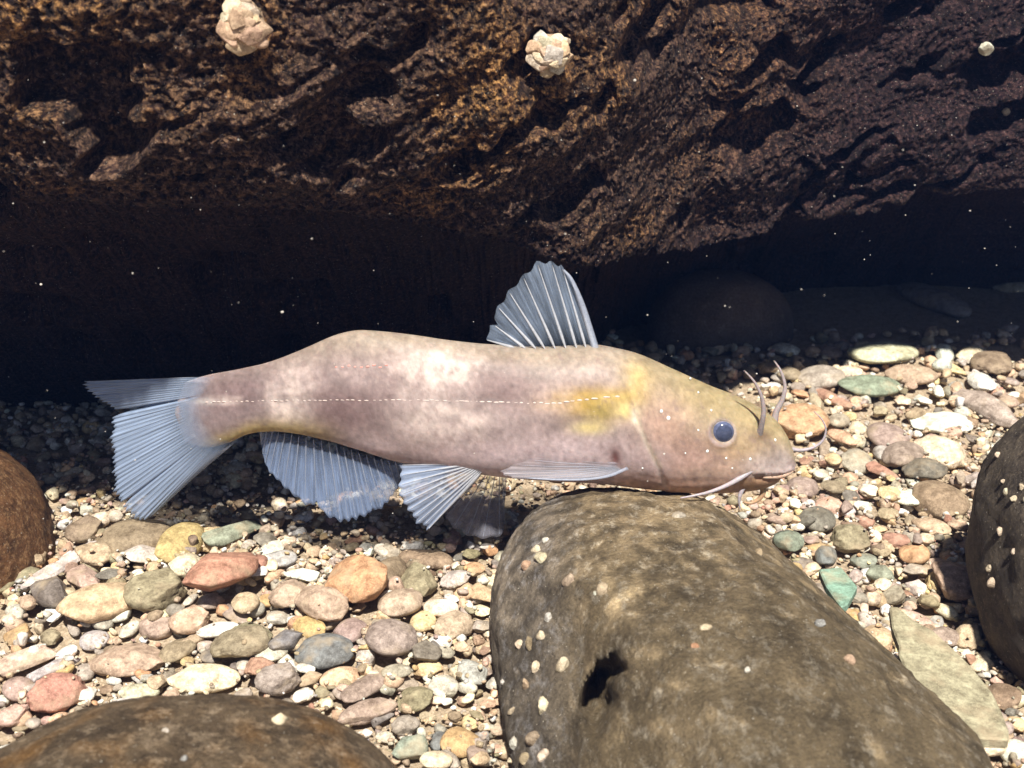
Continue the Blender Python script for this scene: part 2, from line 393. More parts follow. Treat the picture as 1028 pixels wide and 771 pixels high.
def beyond(n):                                # the bed goes on outside the picture, in plainer gravel
    k = 0
    while k < n:
        y = random.uniform(4, 60); x = random.uniform(-42, 42)
        if abs(x) < y*.46+2 and y > 19: continue
        r = random.uniform(.25, .62); yaw = random.uniform(0, 6.28); rz = r*random.uniform(.4, .7)
        pile.add(random.choice(TINY), x, y, float(bed_h(x, y))+random.uniform(.1, .9), np.array([r, r*random.uniform(.6, .95), rz]), rotm(yaw, random.uniform(-.3, .3), random.uniform(-.3, .3)), jitter(PAL[wk[rng.choice(len(wk), p=wp)]])); k += 1
beyond(4200)
scatter(3700, 19, 60, .17, .38, SMALL, .55)

# ------------------------------------------------------------------ pebbles the photograph shows one by one
# cx cy w h angle colour shape | what it looks like
HERO = """
86 531 38 26 10 brown C|shaded brown knobbly stone
134 541 76 42 5 brown R|wide brown stone in the tail's shade
180 546 36 42 70 ochre R|yellow ochre upright stone
212 541 40 27 -10 peach C|pale stone with a rusty broken side
149 558 42 24 15 lgrey A|light grey wedge-shaped stone
235 533 54 22 25 green A|grey green slab half in shadow
60 568 66 15 38 lgrey F|long narrow pale grey sliver
94 558 36 30 -20 tan C|rough tan brown stone
24 557 44 34 0 peach C|big rough peach tan stone
26 578 30 20 10 olive R|smooth olive grey stone
54 592 40 34 -30 dgrey A|charcoal grey angular stone
112 576 32 14 0 dgrey F|thin dark green grey chip
100 605 70 42 22 peach R|large smooth peach oval stone
157 592 62 46 0 olive C|big olive stone with a yellow tinge
228 573 64 50 40 terra A|big brick red angular stone
86 581 34 24 -30 pink A|pinkish grey stone
187 568 32 26 10 cream C|knobbly cream stone
205 566 17 14 0 orange A|tiny orange chip
246 605 28 20 5 tan R|tan round pebble
258 566 12 20 -10 white A|small upright white chip
19 638 24 24 -40 ochre A|ochre angular stone
22 663 58 24 20 pink F|flat pinkish tan stone
50 672 48 17 35 bluegrey A|long lilac grey stone
20 692 34 22 -20 mauve R|mauve oval stone
58 694 52 40 20 terra C|rough rusty red stone
86 697 28 22 20 white A|chunky white stone, pinkish on one side
120 711 32 20 20 white R|bluish white smooth pebble
139 695 40 17 5 pgreen R|pale yellowish green oval pebble
129 663 78 38 -5 tan C|wide knobbly tan stone
178 653 32 22 28 olive R|olive brown tilted oval
205 681 70 28 3 cream R|smooth long cream stone
95 643 30 20 -10 bluegrey R|blue grey rounded stone
158 629 36 26 -20 mauve R|dark mauve stone
180 629 26 20 -40 slate A|slate blue wedge
192 622 42 28 10 tan C|pitted tan stone
219 632 38 16 20 white R|bright white oval pebble
243 645 62 32 5 olive C|wide gritty olive tan stone
212 659 22 13 -5 dgrey R|small dark grey pebble
245 667 16 14 0 lgrey R|small round light grey pebble
188 664 13 10 10 yellow R|tiny yellow round pebble
71 727 18 22 60 grey R|grey upright pebble
94 724 32 26 0 tan C|coarse tan lump
27 747 22 11 8 slate R|small slate blue oval
44 740 18 14 40 cream A|cream chip
9 757 36 32 0 white A|large bright white stone
13 718 32 22 10 pink C|pinkish white stone
212 604 18 22 50 grey R|grey rounded pebble
235 616 42 14 -25 mauve R|long mauve grey pebble
362 582 70 42 -18 orange A|large orange angular stone
402 605 44 27 5 tan R|tan grey smooth oval
443 610 34 21 -8 cream R|cream pebble with a crack
392 574 25 28 60 brown R|brown egg-shaped stone
421 585 34 34 -40 olive A|dark olive blocky stone
428 561 54 22 -12 brown R|rusty brown stone in the pelvic fin's shade
425 624 25 21 -5 yellow R|mustard yellow rounded pebble
351 634 26 28 50 mauve R|reddish brown pebble
393 640 46 38 15 mauve R|large rosy grey round stone
326 654 58 34 -4 slate R|big slate blue stone
288 641 30 24 30 slate A|dark blue grey angular stone
311 630 32 20 -20 ochre R|amber orange pebble
427 652 22 34 80 dgrey A|charcoal upright stone
427 673 34 20 -5 yellow A|bright yellow angular stone
341 681 40 22 15 peach R|peach tan capsule pebble
366 690 44 22 30 mauve R|mauve grey leaning stone
398 674 30 14 0 grey R|grey smooth flat pebble
402 687 36 15 -3 mauve F|thin purple brown flat stone
416 702 36 28 20 olive C|brown olive blocky stone
369 715 58 24 14 mauve C|long mauve brown knobbly stone
407 729 28 22 25 grey C|grey tan lumpy pebble
445 689 18 28 60 lgrey R|slanting light grey pebble
474 675 26 28 20 bluegrey C|pale blue grey rough stone
485 629 18 20 40 grey A|grey block
455 629 34 32 40 tan C|coarse tan grey stone
438 763 32 18 -8 cream R|creamy white capsule pebble
409 752 32 34 -30 green A|dark greenish grey stone
462 745 26 38 70 ochre R|dark ochre brown upright stone
441 744 19 20 0 slate R|slate pebble with a white rim
280 681 44 34 -10 grey C|dull grey brown stone
260 669 20 28 60 terra C|salmon pink rough piece
250 640 44 34 10 olive C|gritty olive grey lump
272 655 32 17 10 lgrey R|pale grey smooth pebble
307 671 20 11 -20 white R|small bluish white chip
312 681 22 17 30 tan A|tan angular chip
323 604 48 34 -20 tan C|big coarse tan stone
303 577 14 34 -60 white A|long white upright splinter
281 561 32 18 8 bluegrey R|blue grey smooth pebble
273 552 18 17 40 white R|white rounded chip
259 571 15 21 70 white A|tall white chip
268 541 22 17 20 dgrey A|dark charcoal pebble
290 596 38 32 0 tan C|gritty tan lump
268 603 24 14 0 ochre R|low golden tan pebble
457 581 30 18 15 lgrey C|bumpy pale grey stone
487 596 28 20 -20 peach A|pinkish peach stone
476 572 22 14 10 orange C|bright orange chip
484 581 15 12 0 white A|little white chip
802 424 50 38 -15 orange C|big rough orange tan stone
846 439 24 14 -25 peach R|peach smooth oval
836 461 17 13 0 yellow R|golden yellow round pebble
861 463 34 26 -5 grey C|brown grey rough stone
886 455 18 17 0 bluegrey R|small blue grey round pebble
907 456 42 30 32 mauve R|mauve grey oval with a yellow rim
927 471 44 24 -5 dgrey C|dark olive grey stone
888 474 26 15 -35 terra A|bright orange red wedge
943 503 42 38 -30 brown R|large round brown stone
944 424 60 22 -5 white C|broad white slab-like stone
944 455 38 40 20 cream C|big cream yellow lump
912 499 17 30 80 white R|white upright pebble
893 495 22 14 -5 yellow R|golden cream oval
821 521 34 24 -5 dgrey R|dark grey smooth stone
853 540 34 32 20 olive C|round pitted olive tan stone
792 543 27 21 10 green R|grey teal pebble
829 558 18 20 60 slate R|dark slate pebble
918 556 29 21 -5 orange R|burnt orange round stone
902 543 26 17 -25 terra C|terracotta pebble
836 489 26 14 5 olive R|olive flat pebble
855 498 19 16 0 dgrey A|small charcoal lump
834 508 30 18 -15 pink C|pinkish tan pebble
798 505 11 13 50 white A|tiny white splinter
969 571 14 18 -60 bluegrey R|slim blue grey pebble
957 582 32 46 60 tan C|tall pitted tan stone
919 572 30 15 20 grey A|flat grey wedge
867 563 26 14 0 green R|light grey green pebble
883 574 28 20 -20 green A|dark teal stone
935 528 32 18 -20 tan R|tan brown oval
805 490 24 28 50 mauve R|brown mauve upright pebble
868 509 19 15 10 white A|white blocky chip
891 438 38 26 5 mauve R|wide mauve grey stone
887 354 68 26 9 pgreen R|long pale green stone
914 376 50 20 -6 tan R|flat tan brown stone
873 387 64 21 2 green R|yellow green almond-shaped stone
824 379 38 26 -15 grey R|grey brown smooth stone
833 399 36 13 -38 terra R|slim brick red stone
859 405 17 14 30 pink R|pink round pebble
815 408 17 11 -8 white R|bright bluish white pebble
852 373 24 12 -12 cream R|small cream oval
975 355 30 14 15 cream R|cream pink oval
947 368 30 12 -28 yellow A|yellow tilted chip
996 364 40 22 -5 brown C|dark brown rough stone
985 384 18 24 80 white R|ivory round pebble
1012 403 20 13 0 pink R|coral pink pebble
990 408 50 26 -35 grey C|big grey tan leaning stone
842 422 20 15 -10 grey R|grey round pebble
853 418 13 11 0 yellow R|tiny mustard pebble
938 301 44 30 -38 grey R|dim grey tilted stone far back
1016 287 36 16 -5 pgreen R|dim pale oval stone far back
991 745 42 28 -8 cream R|creamy white rounded stone
1022 757 34 28 10 white R|white rounded stone in the corner
918 621 32 15 -30 pink R|pinkish tan slim stone
941 625 15 13 0 bluegrey A|bright bluish chip
950 639 34 20 -5 mauve C|mauve brown lump
973 639 28 26 40 tan C|gritty tan cobble
988 667 24 22 -20 cream A|cream angular stone
976 661 12 12 0 terra A|small red orange chip
1008 700 36 26 -30 brown A|brown angular stone
1020 727 22 16 0 yellow C|yellow cream stone
912 702 18 14 -10 pink C|rosy brown pebble
881 641 22 28 70 peach C|peach tan upright lump
932 602 22 14 -10 olive A|small olive brown block
919 589 22 18 10 lgrey A|pale grey white block
887 587 17 14 20 cream C|small cream lump
897 598 18 24 -60 grey A|small grey upright block
862 600 22 13 10 grey F|grey flat chip
938 584 22 18 60 yellow C|yellow tan gritty stone
"""
heroes = []
for ln in HERO.strip().splitlines():
    a, d = ln.split('|'); p = a.split(); heroes.append([*map(float, p[:5]), p[5], p[6], d])
hero_mask = np.zeros(HM.shape, bool)
def fit_axes(px, py, wpx, hpx, ang, flat=.5):
    z0 = 0
    for _ in range(14):
        P = on_z(px, py, z0); z0 = .5*z0+.5*(hget(P[0], P[1])+.12*wpx/FPX*np.linalg.norm(P-[0, 0, CAMZ]))
    fw = P[1]*cp_+(CAMZ-z0)*sp_; k = fw/FPX
    al = math.atan2(CAMZ-z0, P[1]); sa, ca = math.sin(al), math.cos(al); a = math.radians(ang)
    psi = math.atan2(math.sin(a)/sa, math.cos(a)); c, s = math.cos(psi), math.sin(psi)
    W = wpx*k/2; H = hpx*k/2; L1 = W/math.hypot(c, s*sa)
    T = min(.72*H/ca, .62*min(W, H)/.75*flat*2)
    q = (-math.sin(a), math.cos(a)); p2 = (-s, c*sa); rem = H*H-(T*ca*q[1])**2
    L2 = math.sqrt(max(rem, .1*H*H))/max(abs(p2[0]*q[0]+p2[1]*q[1]), .35)
    L1 = min(L1, 2.4*max(W, H)); L2 = min(L2, 1.7*max(W, H))
    return P, L1, L2, T, psi
NV = {k: 0 for k in 'RACF'}
stones = []
def put_stone(px, py, w_, h_, ang, col, shp, desc, flat=.5):
    P, L1, L2, T, psi = fit_axes(px, py, w_, h_, ang, flat)
    if shp == 'F': T *= .6
    if py < 330: P = on_z(px, py, T*.8)
    z = settle(P[0], P[1], L1*.8, L2*.8, T, .62)
    Q = on_z(px, py, z)
    m = SH[shp][NV[shp] % len(SH[shp])]; NV[shp] += 1
    o = bpy.data.objects.new('pebble', m); COL.objects.link(o)
    o.location = Q*S; o.scale = (L1*S*1.04, L2*S*1.04, T*S*1.05)
    o.rotation_euler = (random.uniform(-.12, .12), random.uniform(-.12, .12), psi)
    o.color = (*jitter(PAL[col], .08), 1)
    stamp(Q[0], Q[1], z, L1, L2, T, psi, True)
    stones.append(dict(o=o, px=px, py=py, w=w_, desc=desc)); return o
# medium pebbles in the gaps first (lower in the pile), then the ones read off the photograph
PEBWORD = dict(tan='tan', peach='peach', cream='cream', white='white', grey='grey', dgrey='charcoal', bluegrey='blue grey', mauve='mauve', pink='pink',
    terra='brick red', orange='orange', ochre='ochre', olive='olive', yellow='yellow', brown='brown', lgrey='light grey')
fill = []
def near_boulder_px(x, y): return (505 < x < 760 and y > 495 and x-505 > -(y-640)*1.0) or (x > 700 and y > 520 and x < 770+(y-545)*.92) or (y > 700-.0 and x < 380 and y > 700+((x-230)/150)**2*60) or (x > 966 and 400 < y < 665)
tries = 0
while len(fill) < 125 and tries < 20000:
    tries += 1
    if random.random() < .52: px, py = random.uniform(5, 505), random.uniform(545, 765)
    else: px, py = random.uniform(775, 1020), random.uniform(350, 745)
    if near_boulder_px(px, py): continue
    sz = random.uniform(13, 21)
    if any((h[0]-px)**2/(h[2]/2+sz*.42)**2+(h[1]-py)**2/(h[3]/2+sz*.32)**2 < 1 for h in heroes): continue
    if any((f_[0]-px)**2+(f_[1]-py)**2 < (f_[2]*.5+sz*.5)**2 for f_ in fill): continue
    fill.append((px, py, sz))
used = set()
for px, py, sz in fill:
    hn = min(heroes, key=lambda h: (h[0]-px)**2+(h[1]-py)**2-(40 if h[2] > 25 else 0)*h[2])
    for _ in range(40):
        ck = wk[rng.choice(len(wk), p=wp)]
        sh = random.choice('RACRF'); word = {'R': 'rounded', 'A': 'angular', 'C': 'rough', 'F': 'flat'}[sh]
        if (ck, word, hn[7]) not in used: break
    used.add((ck, word, hn[7]))
    dx, dy = px-hn[0], py-hn[1]
    rel = ('right of' if dx > 0 else 'left of') if abs(dx) > abs(dy) else ('below' if dy > 0 else 'above')
    put_stone(px, py, sz, sz*random.uniform(.6, .85), random.uniform(-40, 60), ck, sh, None)
    stones[-1]['label'] = f'small {PEBWORD[ck]} {word} pebble just {rel} the {hn[7]}'
    stones[-1]['label'] = ' '.join(stones[-1]['label'].split()[:16]) if len(stones[-1]['label'].split()) <= 16 else stones[-1]['label'].replace('just ', '')
    tag(stones[-1]['o'], stones[-1]['label'], 'pebble', 'small loose pebbles on the stream bed')
LAND = [('tail fin', 150, 460), ('anal fin', 335, 485), ('pelvic fin', 430, 500), ('fish snout', 797, 465), ('big holed boulder', 500, 680), ('big holed boulder', 870, 650),
        ('bottom left boulder', 230, 720), ('dark right boulder', 975, 530), ('long olive slab', 950, 680), ('left rusty boulder', 30, 500)]
heroes.sort(key=lambda h: h[2]*h[3])
for h in heroes:
    o = put_stone(*h[:7], h[7], .5 if h[6] != 'R' else .46)
    l = min(LAND, key=lambda q: (q[1]-h[0])**2+(q[2]-h[1])**2); dx, dy = h[0]-l[1], h[1]-l[2]
    rel = ('to the right of' if dx > 0 else 'to the left of') if abs(dx) > abs(dy) else ('below' if dy > 0 else 'above')
    extra = f', {rel} the {l[0]}' if len(h[7].split()) < 9 else ''
    tag(o, h[7]+extra, 'stone' if h[2] > 26 else 'pebble', 'larger stones lying in the gravel' if h[2] > 26 else 'small loose pebbles on the stream bed')
    o.name = 'stone' if h[2] > 26 else 'pebble'

# flat slabs with their own outline
def slab(poly, z, th, col, label, tilt=0):
    n = len(poly); top = np.array([on_z(x, y, z+tilt*(y-600)) for x, y in poly]); c = top.mean(0)
    bm = bmesh.new(); vs = [bm.verts.new(Vector((p-c)*S)) for p in top]; f = bm.faces.new(vs)
    if f.normal.z < 0: f.normal_flip()
    r = bmesh.ops.extrude_face_region(bm, geom=[f]); bmesh.ops.translate(bm, vec=(0, 0, -th*S), verts=[e for e in r['geom'] if isinstance(e, bmesh.types.BMVert)])
    bmesh.ops.recalc_face_normals(bm, faces=bm.faces)
    bmesh.ops.bevel(bm, geom=[e for e in bm.edges], offset=.045*S, segments=1, affect='EDGES')
    bmesh.ops.triangulate(bm, faces=bm.faces[:])
    m = bpy.data.meshes.new('stone_slab'); bm.to_mesh(m); bm.free(); m.materials.append(M_PEB)
    for p in m.polygons: p.use_smooth = False
    o = link('stone_slab', m); o.location = c*S; o.color = (*col, 1); tag(o, label, 'stone'); return top
slab([(893, 608), (902, 609), (918, 622), (938, 633), (962, 655), (975, 668), (988, 684), (996, 694), (1005, 712), (1013, 733), (1013, 742), (990, 741), (969, 738), (950, 728), (941, 717), (934, 713), (926, 702), (917, 690), (906, 665), (902, 655), (903, 648), (896, 630)],
     1.55, .3, (.37, .35, .24), 'long flat olive grey slab between the two boulders at lower right', -.0030)
slab([(822, 571), (845, 569), (861, 588), (851, 606), (845, 609), (838, 600), (829, 587)], 1.25, .28, (.26, .42, .33), 'flat teal green slab beside the big boulder, lower right of the fish head')

def on_hero(x, y):
    i = int((x-HX0)/HC); j = int((y-HY0)/HC)
    return 0 <= i < HM.shape[0] and 0 <= j < HM.shape[1] and hero_mask[i, j]
scatter(5200, 19, 57, .08, .18, TINY, .35, on_hero)
scatter(8500, 19, 50, .04, .10, TINY, .05, lambda x, y: on_hero(x, y) and random.random() < .93)
go = pile.build('gravel', M_GRA); go['kind'] = 'stuff'

# ------------------------------------------------------------------ the fish
FY = 34.6
def fyoff(px): return np.where(np.asarray(px) < 380, 1.3*((380-np.asarray(px, float))/210.)**2, 0)
def fp(px, py, dy=0.0): return on_y(px, py, FY+float(fyoff(px))+dy)
top = np.array([(160, 405), (172, 392), (188, 382), (210, 375), (240, 369.5), (270, 362.5), (300, 351), (330, 337.5), (345, 332.5), (362, 330), (390, 332), (420, 336), (450, 341), (490, 345.5), (540, 348), (575, 347), (597, 346), (620, 350), (645, 357), (680, 373), (715, 389), (740, 398.5), (762, 409), (778, 420.5), (788, 433), (794, 446), (797.5, 457), (798, 463)])
bot = np.array([(160, 408), (170, 427), (185, 444), (205, 450.5), (230, 445), (250, 436), (275, 433.5), (300, 436), (330, 443), (360, 452), (400, 464), (440, 470), (480, 475), (520, 479.5), (560, 482), (600, 484), (640, 488), (680, 491), (715, 491.5), (745, 490.5), (763, 488.5), (776, 484), (783, 479), (790, 476.5), (796, 472), (798, 465)])
wid = np.array([(160, 1), (185, 6), (210, 10), (260, 15), (300, 20), (350, 26), (420, 35), (500, 43), (580, 47), (640, 50), (700, 48), (740, 41), (770, 30), (788, 20), (796, 10), (798, 1)])
nst, nph = 420, 128
t = np.linspace(0, 1, nst); te = t+.0*t
xs = 160+(798-160)*(1-(1-np.clip(te, 0, 1))**1.55); xs = 160+(798-160)*np.sin(np.linspace(0, math.pi/2, nst))**1.0*.35 + .65*(798-160)*np.linspace(0, 1, nst)
xs = 177+(xs-160)*(621/638.); xs = np.clip(xs, 177.01, 797.99)
def sm(a, k=5):
    kk = np.ones(k)/k; b = np.pad(a, k//2, mode='edge'); return np.convolve(b, kk, 'valid')
xd = np.linspace(160, 798, 640)
def prof(p):
    s = spline(p, 1400); o = np.argsort(s[:, 0]); return np.interp(xd, s[o, 0], s[o, 1])
T_ = np.interp(xs, xd, prof(top)); B_ = np.interp(xs, xd, prof(bot)); W_ = sm(np.interp(xs, wid[:, 0], wid[:, 1]), 9)
ph = np.linspace(0, 2*math.pi, nph, endpoint=False)
mid = T_*.5+B_*.5; H = (B_-T_)*.5*np.sqrt(np.clip((xs-176.5)/9, 0, 1))
head = sstep(600, 740, xs)[:, None]
cph, sph = np.cos(ph)[None], np.sin(ph)[None]
sgn = np.sign(cph); yy = -W_[:, None]*sgn*np.abs(cph)**(.86-.12*head)
th = np.sign(sph)*np.abs(sph)**1.0
th = np.where(sph > 0, np.abs(sph)**(1.0+.12*head), th)
# keel-like dorsum behind the dorsal fin
keel = (1-sstep(330, 480, xs))[:, None]
yy = yy*(1-.35*keel*np.clip(sph, 0, 1)**2)
PXg = np.repeat(xs[:, None], nph, 1); PYg = mid[:, None]-H[:, None]*th*.97
YF = np.repeat(fyoff(xs)[:, None], nph, 1)
fv = np.zeros((nst, nph, 3))
a_ = (PXg-CX)/FPX; b_ = -(PYg-CY)/FPX; kk = (FY+YF)/(cp_+b_*sp_)
fv[..., 0] = a_*kk; fv[..., 1] = FY+YF; fv[..., 2] = CAMZ+(-sp_+b_*cp_)*kk
PXC = 1/34.0
u0, w0, _ = project(fv[..., 0], fv[..., 1]+yy*PXC, fv[..., 2])
kx = PYg.copy(); PXo, PYo = PXg, PYg
PXg, PYg = u0, w0                          # skin marks are laid out on what the side view shows
# surface relief on the body in picture coordinates
def seg_d(px, py, pts):
    d = np.full(px.shape, 1e9)
    for (x0, y0), (x1, y1) in zip(pts[:-1], pts[1:]):
        vx, vy = x1-x0, y1-y0; tt = np.clip(((px-x0)*vx+(py-y0)*vy)/(vx*vx+vy*vy), 0, 1)
        d = np.minimum(d, np.hypot(px-x0-tt*vx, py-y0-tt*vy))
    return d
def blob(cx, cy, rx, ry, p=2): return np.exp(-(np.abs((PXg-cx)/rx)**p+np.abs((PYg-cy)/ry)**p))
GILL = [(628, 398), (636, 412), (642, 430), (652, 452), (662, 472), (668, 488)]
MOUTH = [(796, 476), (787, 479.5), (774, 481), (760, 480.5)]
dg = seg_d(PXg, PYg, GILL); dm = seg_d(PXg, PYg, MOUTH)
gside = PXg-np.interp(PYg, [p[1] for p in GILL], [p[0] for p in GILL])
relief = -1.1*np.exp(-(dg/3.4)**2)-.7*np.exp(-(seg_d(PXg, PYg, [(652, 400), (664, 425), (680, 455), (694, 482)])/4)**2)-.5*np.exp(-(seg_d(PXg, PYg, [(700, 462), (712, 455), (738, 452), (760, 452)])/3)**2)-.6*np.exp(-(seg_d(PXg, PYg, [(640, 478), (680, 484), (730, 482)])/2.5)**2)+2.4*sstep(-2, 5, gside)*np.exp(-np.clip(gside, 0, 60)/26)*sstep(392, 415, PYg)
relief += -2.6*np.exp(-(dm/2.3)**2)+1.5*np.exp(-((dm-5)/3.2)**2)*(PYg < 475)
relief += 1.6*np.exp(-(((np.hypot(PXg-725, PYg-434)-13.5)/2.8)**2))-1.0*np.exp(-(np.hypot(PXg-725, PYg-434)/11)**4)*3
relief += -1.8*np.exp(-(np.hypot(PXg-617, (PYg-460)*.7)/7)**2)
relief += 1.0*blob(764, 434, 5, 4)-1.1*blob(592, 430, 26, 18)
lat = np.interp(PXg, [190, 300, 420, 520, 560, 600, 640], [404, 402, 401.5, 404.5, 405, 399, 398])
relief += -.5*np.exp(-((PYg-lat)/5)**2)*sstep(195, 230, PXg)*(1-sstep(600, 640, PXg))
relief += .9*fbm(np.stack([PXg*.018, PYg*.028, 0*PXg], -1).reshape(-1, 3), 3).reshape(PXg.shape)
relief = relief*sstep(0, .15, np.abs(cph))
yy2 = yy-relief*(cph > 0)*1.0+relief*(cph < 0)*0
fv[..., 1] += yy2*PXC
PU, PW, _ = project(fv[..., 0], fv[..., 1], fv[..., 2])
# skin colour (albedo) in picture coordinates
nz = lambda sx, sy, o=3, off=0: fbm(np.stack([PXg*sx+off, PYg*sy, yy*.02], -1).reshape(-1, 3), o).reshape(PXg.shape)
def mx(c, col, m): m = np.clip(m, 0, 1)[..., None]; return c*(1-m)+np.array(col)*m
c = np.zeros(PXg.shape+(3,))+np.array([.395, .310, .285])
c = mx(c, (.265, .205, .19), .9*sstep(-.1, .3, nz(.014, .03)))
TT = np.interp(PXg, xs, T_); BB = np.interp(PXg, xs, B_); rel = (PYg-TT)/np.maximum(BB-TT, 4)
c = mx(c, (.31, .26, .18), .75*np.exp(-((rel-.05)/.18)**2))
c = mx(c, (.22, .165, .16), .8*(1-sstep(230, 380, PXg)))
c = mx(c, (.19, .125, .12), .85*blob(345, 413, 42, 24, 3)+.5*blob(400, 385, 20, 30, 3)+.55*blob(500, 385, 34, 24, 3)+.5*blob(235, 395, 28, 16, 3))
for bx, by, rx, ry, s in ((290, 408, 22, 26, .9), (437, 372, 38, 20, .72), (450, 425, 42, 24, .7), (420, 400, 30, 40, .35), (225, 402, 18, 5, .5), (300, 375, 20, 16, .3)):
    c = mx(c, (.74, .62, .54), 1.05*s*blob(bx, by, rx, ry, 3)*(.75+1.1*nz(.07, .07, 4, 5)))
c = mx(c, (.54, .40, .37), .7*sstep(.62, .95, rel)*sstep(330, 480, PXg))
c = mx(c, (.66, .53, .52), .7*blob(365, 450, 30, 9)+.85*blob(555, 458, 75, 17)+.4*blob(480, 462, 40, 12))
c = mx(c, (.55, .36, .09), .95*blob(590, 404, 36, 13)*(1+.8*nz(.05, .06, 3, 9)))
c = mx(c, (.52, .38, .13), .8*blob(615, 400, 28, 8)+.8*blob(640, 385, 16, 22))
c = mx(c, (.40, .31, .10), .9*blob(603, 414, 18, 13))
c = mx(c, (.78, .64, .26), .8*blob(592, 430, 17, 6)+.8*blob(628, 413, 11, 8))
c = mx(c, (.36, .285, .13), .75*sstep(610, 700, PXg)*(1-sstep(.2, .75, rel)))
c = mx(c, (.44, .26, .18), .55*sstep(650, 690, PXg)*sstep(.35, .7, rel)*(1-sstep(735, 775, PXg)))
c = mx(c, (.50, .33, .24), .7*blob(665, 425, 28, 26))
c = mx(c, (.40, .29, .13), .6*blob(745, 450, 26, 20))
c = mx(c, (.46, .27, .17), .6*sstep(.84, .99, rel)*sstep(600, 640, PXg)*(1-sstep(765, 790, PXg)))
c = mx(c, (.62, .52, .46), .75*blob(765, 467, 24, 8)+.4*blob(786, 462, 10, 14))
c = mx(c, (.52, .38, .27), .55*blob(715, 476, 35, 9))
c = mx(c, (.42, .25, .13), .8*((PYg > 479)*(PXg > 742)*1.0))
c = mx(c, (.70, .55, .48), .55*np.exp(-(dg/2.2)**2)*sstep(405, 420, PYg))
c = mx(c, (.80, .70, .52), .9*blob(638, 418, 4, 10)+.5*np.exp(-(seg_d(PXg, PYg, [(640, 424), (650, 446), (662, 468)])/2.6)**2))
c = mx(c, (.16, .05, .04), .9*np.exp(-(np.hypot((PXg-618)*1.3, (PYg-460)*.75)/7)**2))
c = mx(c, (.36, .31, .32), .6*np.exp(-(((np.hypot(PXg-725, PYg-434)-12.6)/1.8)**2)))
c = mx(c, (.50, .38, .12), .75*np.exp(-((rel-.98)/.14)**2)*(1-sstep(290, 360, PXg))*sstep(185, 230, PXg))
c = mx(c, (.30, .30, .34), .85*(1-sstep(178, 215, PXg+5*nz(.1, .1, 2, 7))))
c = mx(c, (.60, .56, .52), .6*blob(205, 403, 14, 3)+.5*blob(196, 432, 10, 10)*sstep(.1, .3, nz(.12, .12, 2, 3)))
c = mx(c, (.15, .075, .06), .55*blob(765, 437, 8, 6))
c = c*.86*(1+.36*nz(.05, .06, 5, 40))[..., None]*(1+.34*nz(.2, .2, 3, 70))[..., None]
c = mx(c, (.60, .50, .45), .35*sstep(.1, .5, nz(.16, .16, 3, 90))*(.2+blob(430, 370, 70, 30)))
c = mx(c, (.20, .14, .13), .5*sstep(.15, .5, nz(.11, .13, 4, 130)))
fish = bpy.data.objects.new('catfish', None); COL.objects.link(fish)
base = fp(620, 490); fish.location = Vector(base)*S
tag(fish, 'pinkish brown catfish with whiskers swimming right under the rock', 'fish')
def flink(name, m, mat, parent=None):
    """mesh built in world cm, re-based to the fish"""
    n = len(m.vertices); a = np.empty(n*3, np.float32); m.vertices.foreach_get('co', a)
    a = a.reshape(-1, 3)-np.array(fish.location, np.float32); m.vertices.foreach_set('co', a.ravel()); m.update()
    return link(name, m, mat, parent or fish)
m, nt_, N, L, bs = new_mat('fish_skin')
P = pos_cm(N, L); at = N.new('ShaderNodeAttribute'); at.attribute_name = 'col'
cc = mixc(N, L, 'MULTIPLY', .7, at.outputs['Color'], ramp(N, L, noise(N, L, P, 6, 6, .75), .3, .7, (.70, .68, .68), (1.22, 1.2, 1.2)))
vv = N.new('ShaderNodeTexNoise'); vv.inputs['Scale'].default_value = 30; vv.inputs['Detail'].default_value = 2; L.new(P, vv.inputs['Vector'])
cc = mixc(N, L, 'MIX', ramp(N, L, vv.outputs[0], .72, .78, (0, 0, 0), (.5, .5, .5)), cc, (.75, .68, .6))
L.new(cc, bs.inputs['Base Color']); bs.inputs['Roughness'].default_value = .46; bs.inputs['IOR'].default_value = 1.22
bs.inputs['Subsurface Weight'].default_value = .5; bs.inputs['Subsurface Radius'].default_value = (1.0, .5, .35); bs.inputs['Subsurface Scale'].default_value = .003
bump(N, L, noise(N, L, P, 5, 3, .5), .02, bs, .35)
M_SKIN = m
F = grid_faces(nst, nph, True)[:, ::-1]
V = fv.reshape(-1, 3)
bmv = npmesh('body', V, F); set_col(bmv, c.reshape(-1, 3)); body = flink('body', bmv, M_SKIN)

def simple(name, col, rough=.5, sss=0, alpha=None, ior=1.3):
    m, t_, N, L, bs = new_mat(name); P = pos_cm(N, L)
    cc = mixc(N, L, 'MULTIPLY', .5, col, ramp(N, L, noise(N, L, P, 14, 3, .6), .3, .7, (.6, .6, .6), (1.25, 1.25, 1.25)))
    L.new(cc, bs.inputs['Base Color']); bs.inputs['Roughness'].default_value = rough; bs.inputs['IOR'].default_value = ior
    if sss: bs.inputs['Subsurface Weight'].default_value = sss; bs.inputs['Subsurface Scale'].default_value = .001
    if alpha is not None: bs.inputs['Alpha'].default_value = alpha
    return m
M_RAY = simple('fin_ray_horn', (.42, .46, .54), .4, alpha=.45)
M_RAYS = simple('soft_fin_ray', (.50, .53, .60), .5, alpha=.22)
M_RAYW = simple('fin_ray_pale', (.52, .53, .55), .4, alpha=.6)
M_BEAD = simple('lateral_pores', (.58, .47, .41), .4)
M_BARB = simple('barbel_skin', (.33, .28, .27), .4, .3)
M_BARBP = simple('pale_barbel_skin', (.36, .32, .33), .4, .3)
M_BARBO = simple('ochre_barbel_skin', (.40, .26, .15), .45, .3)
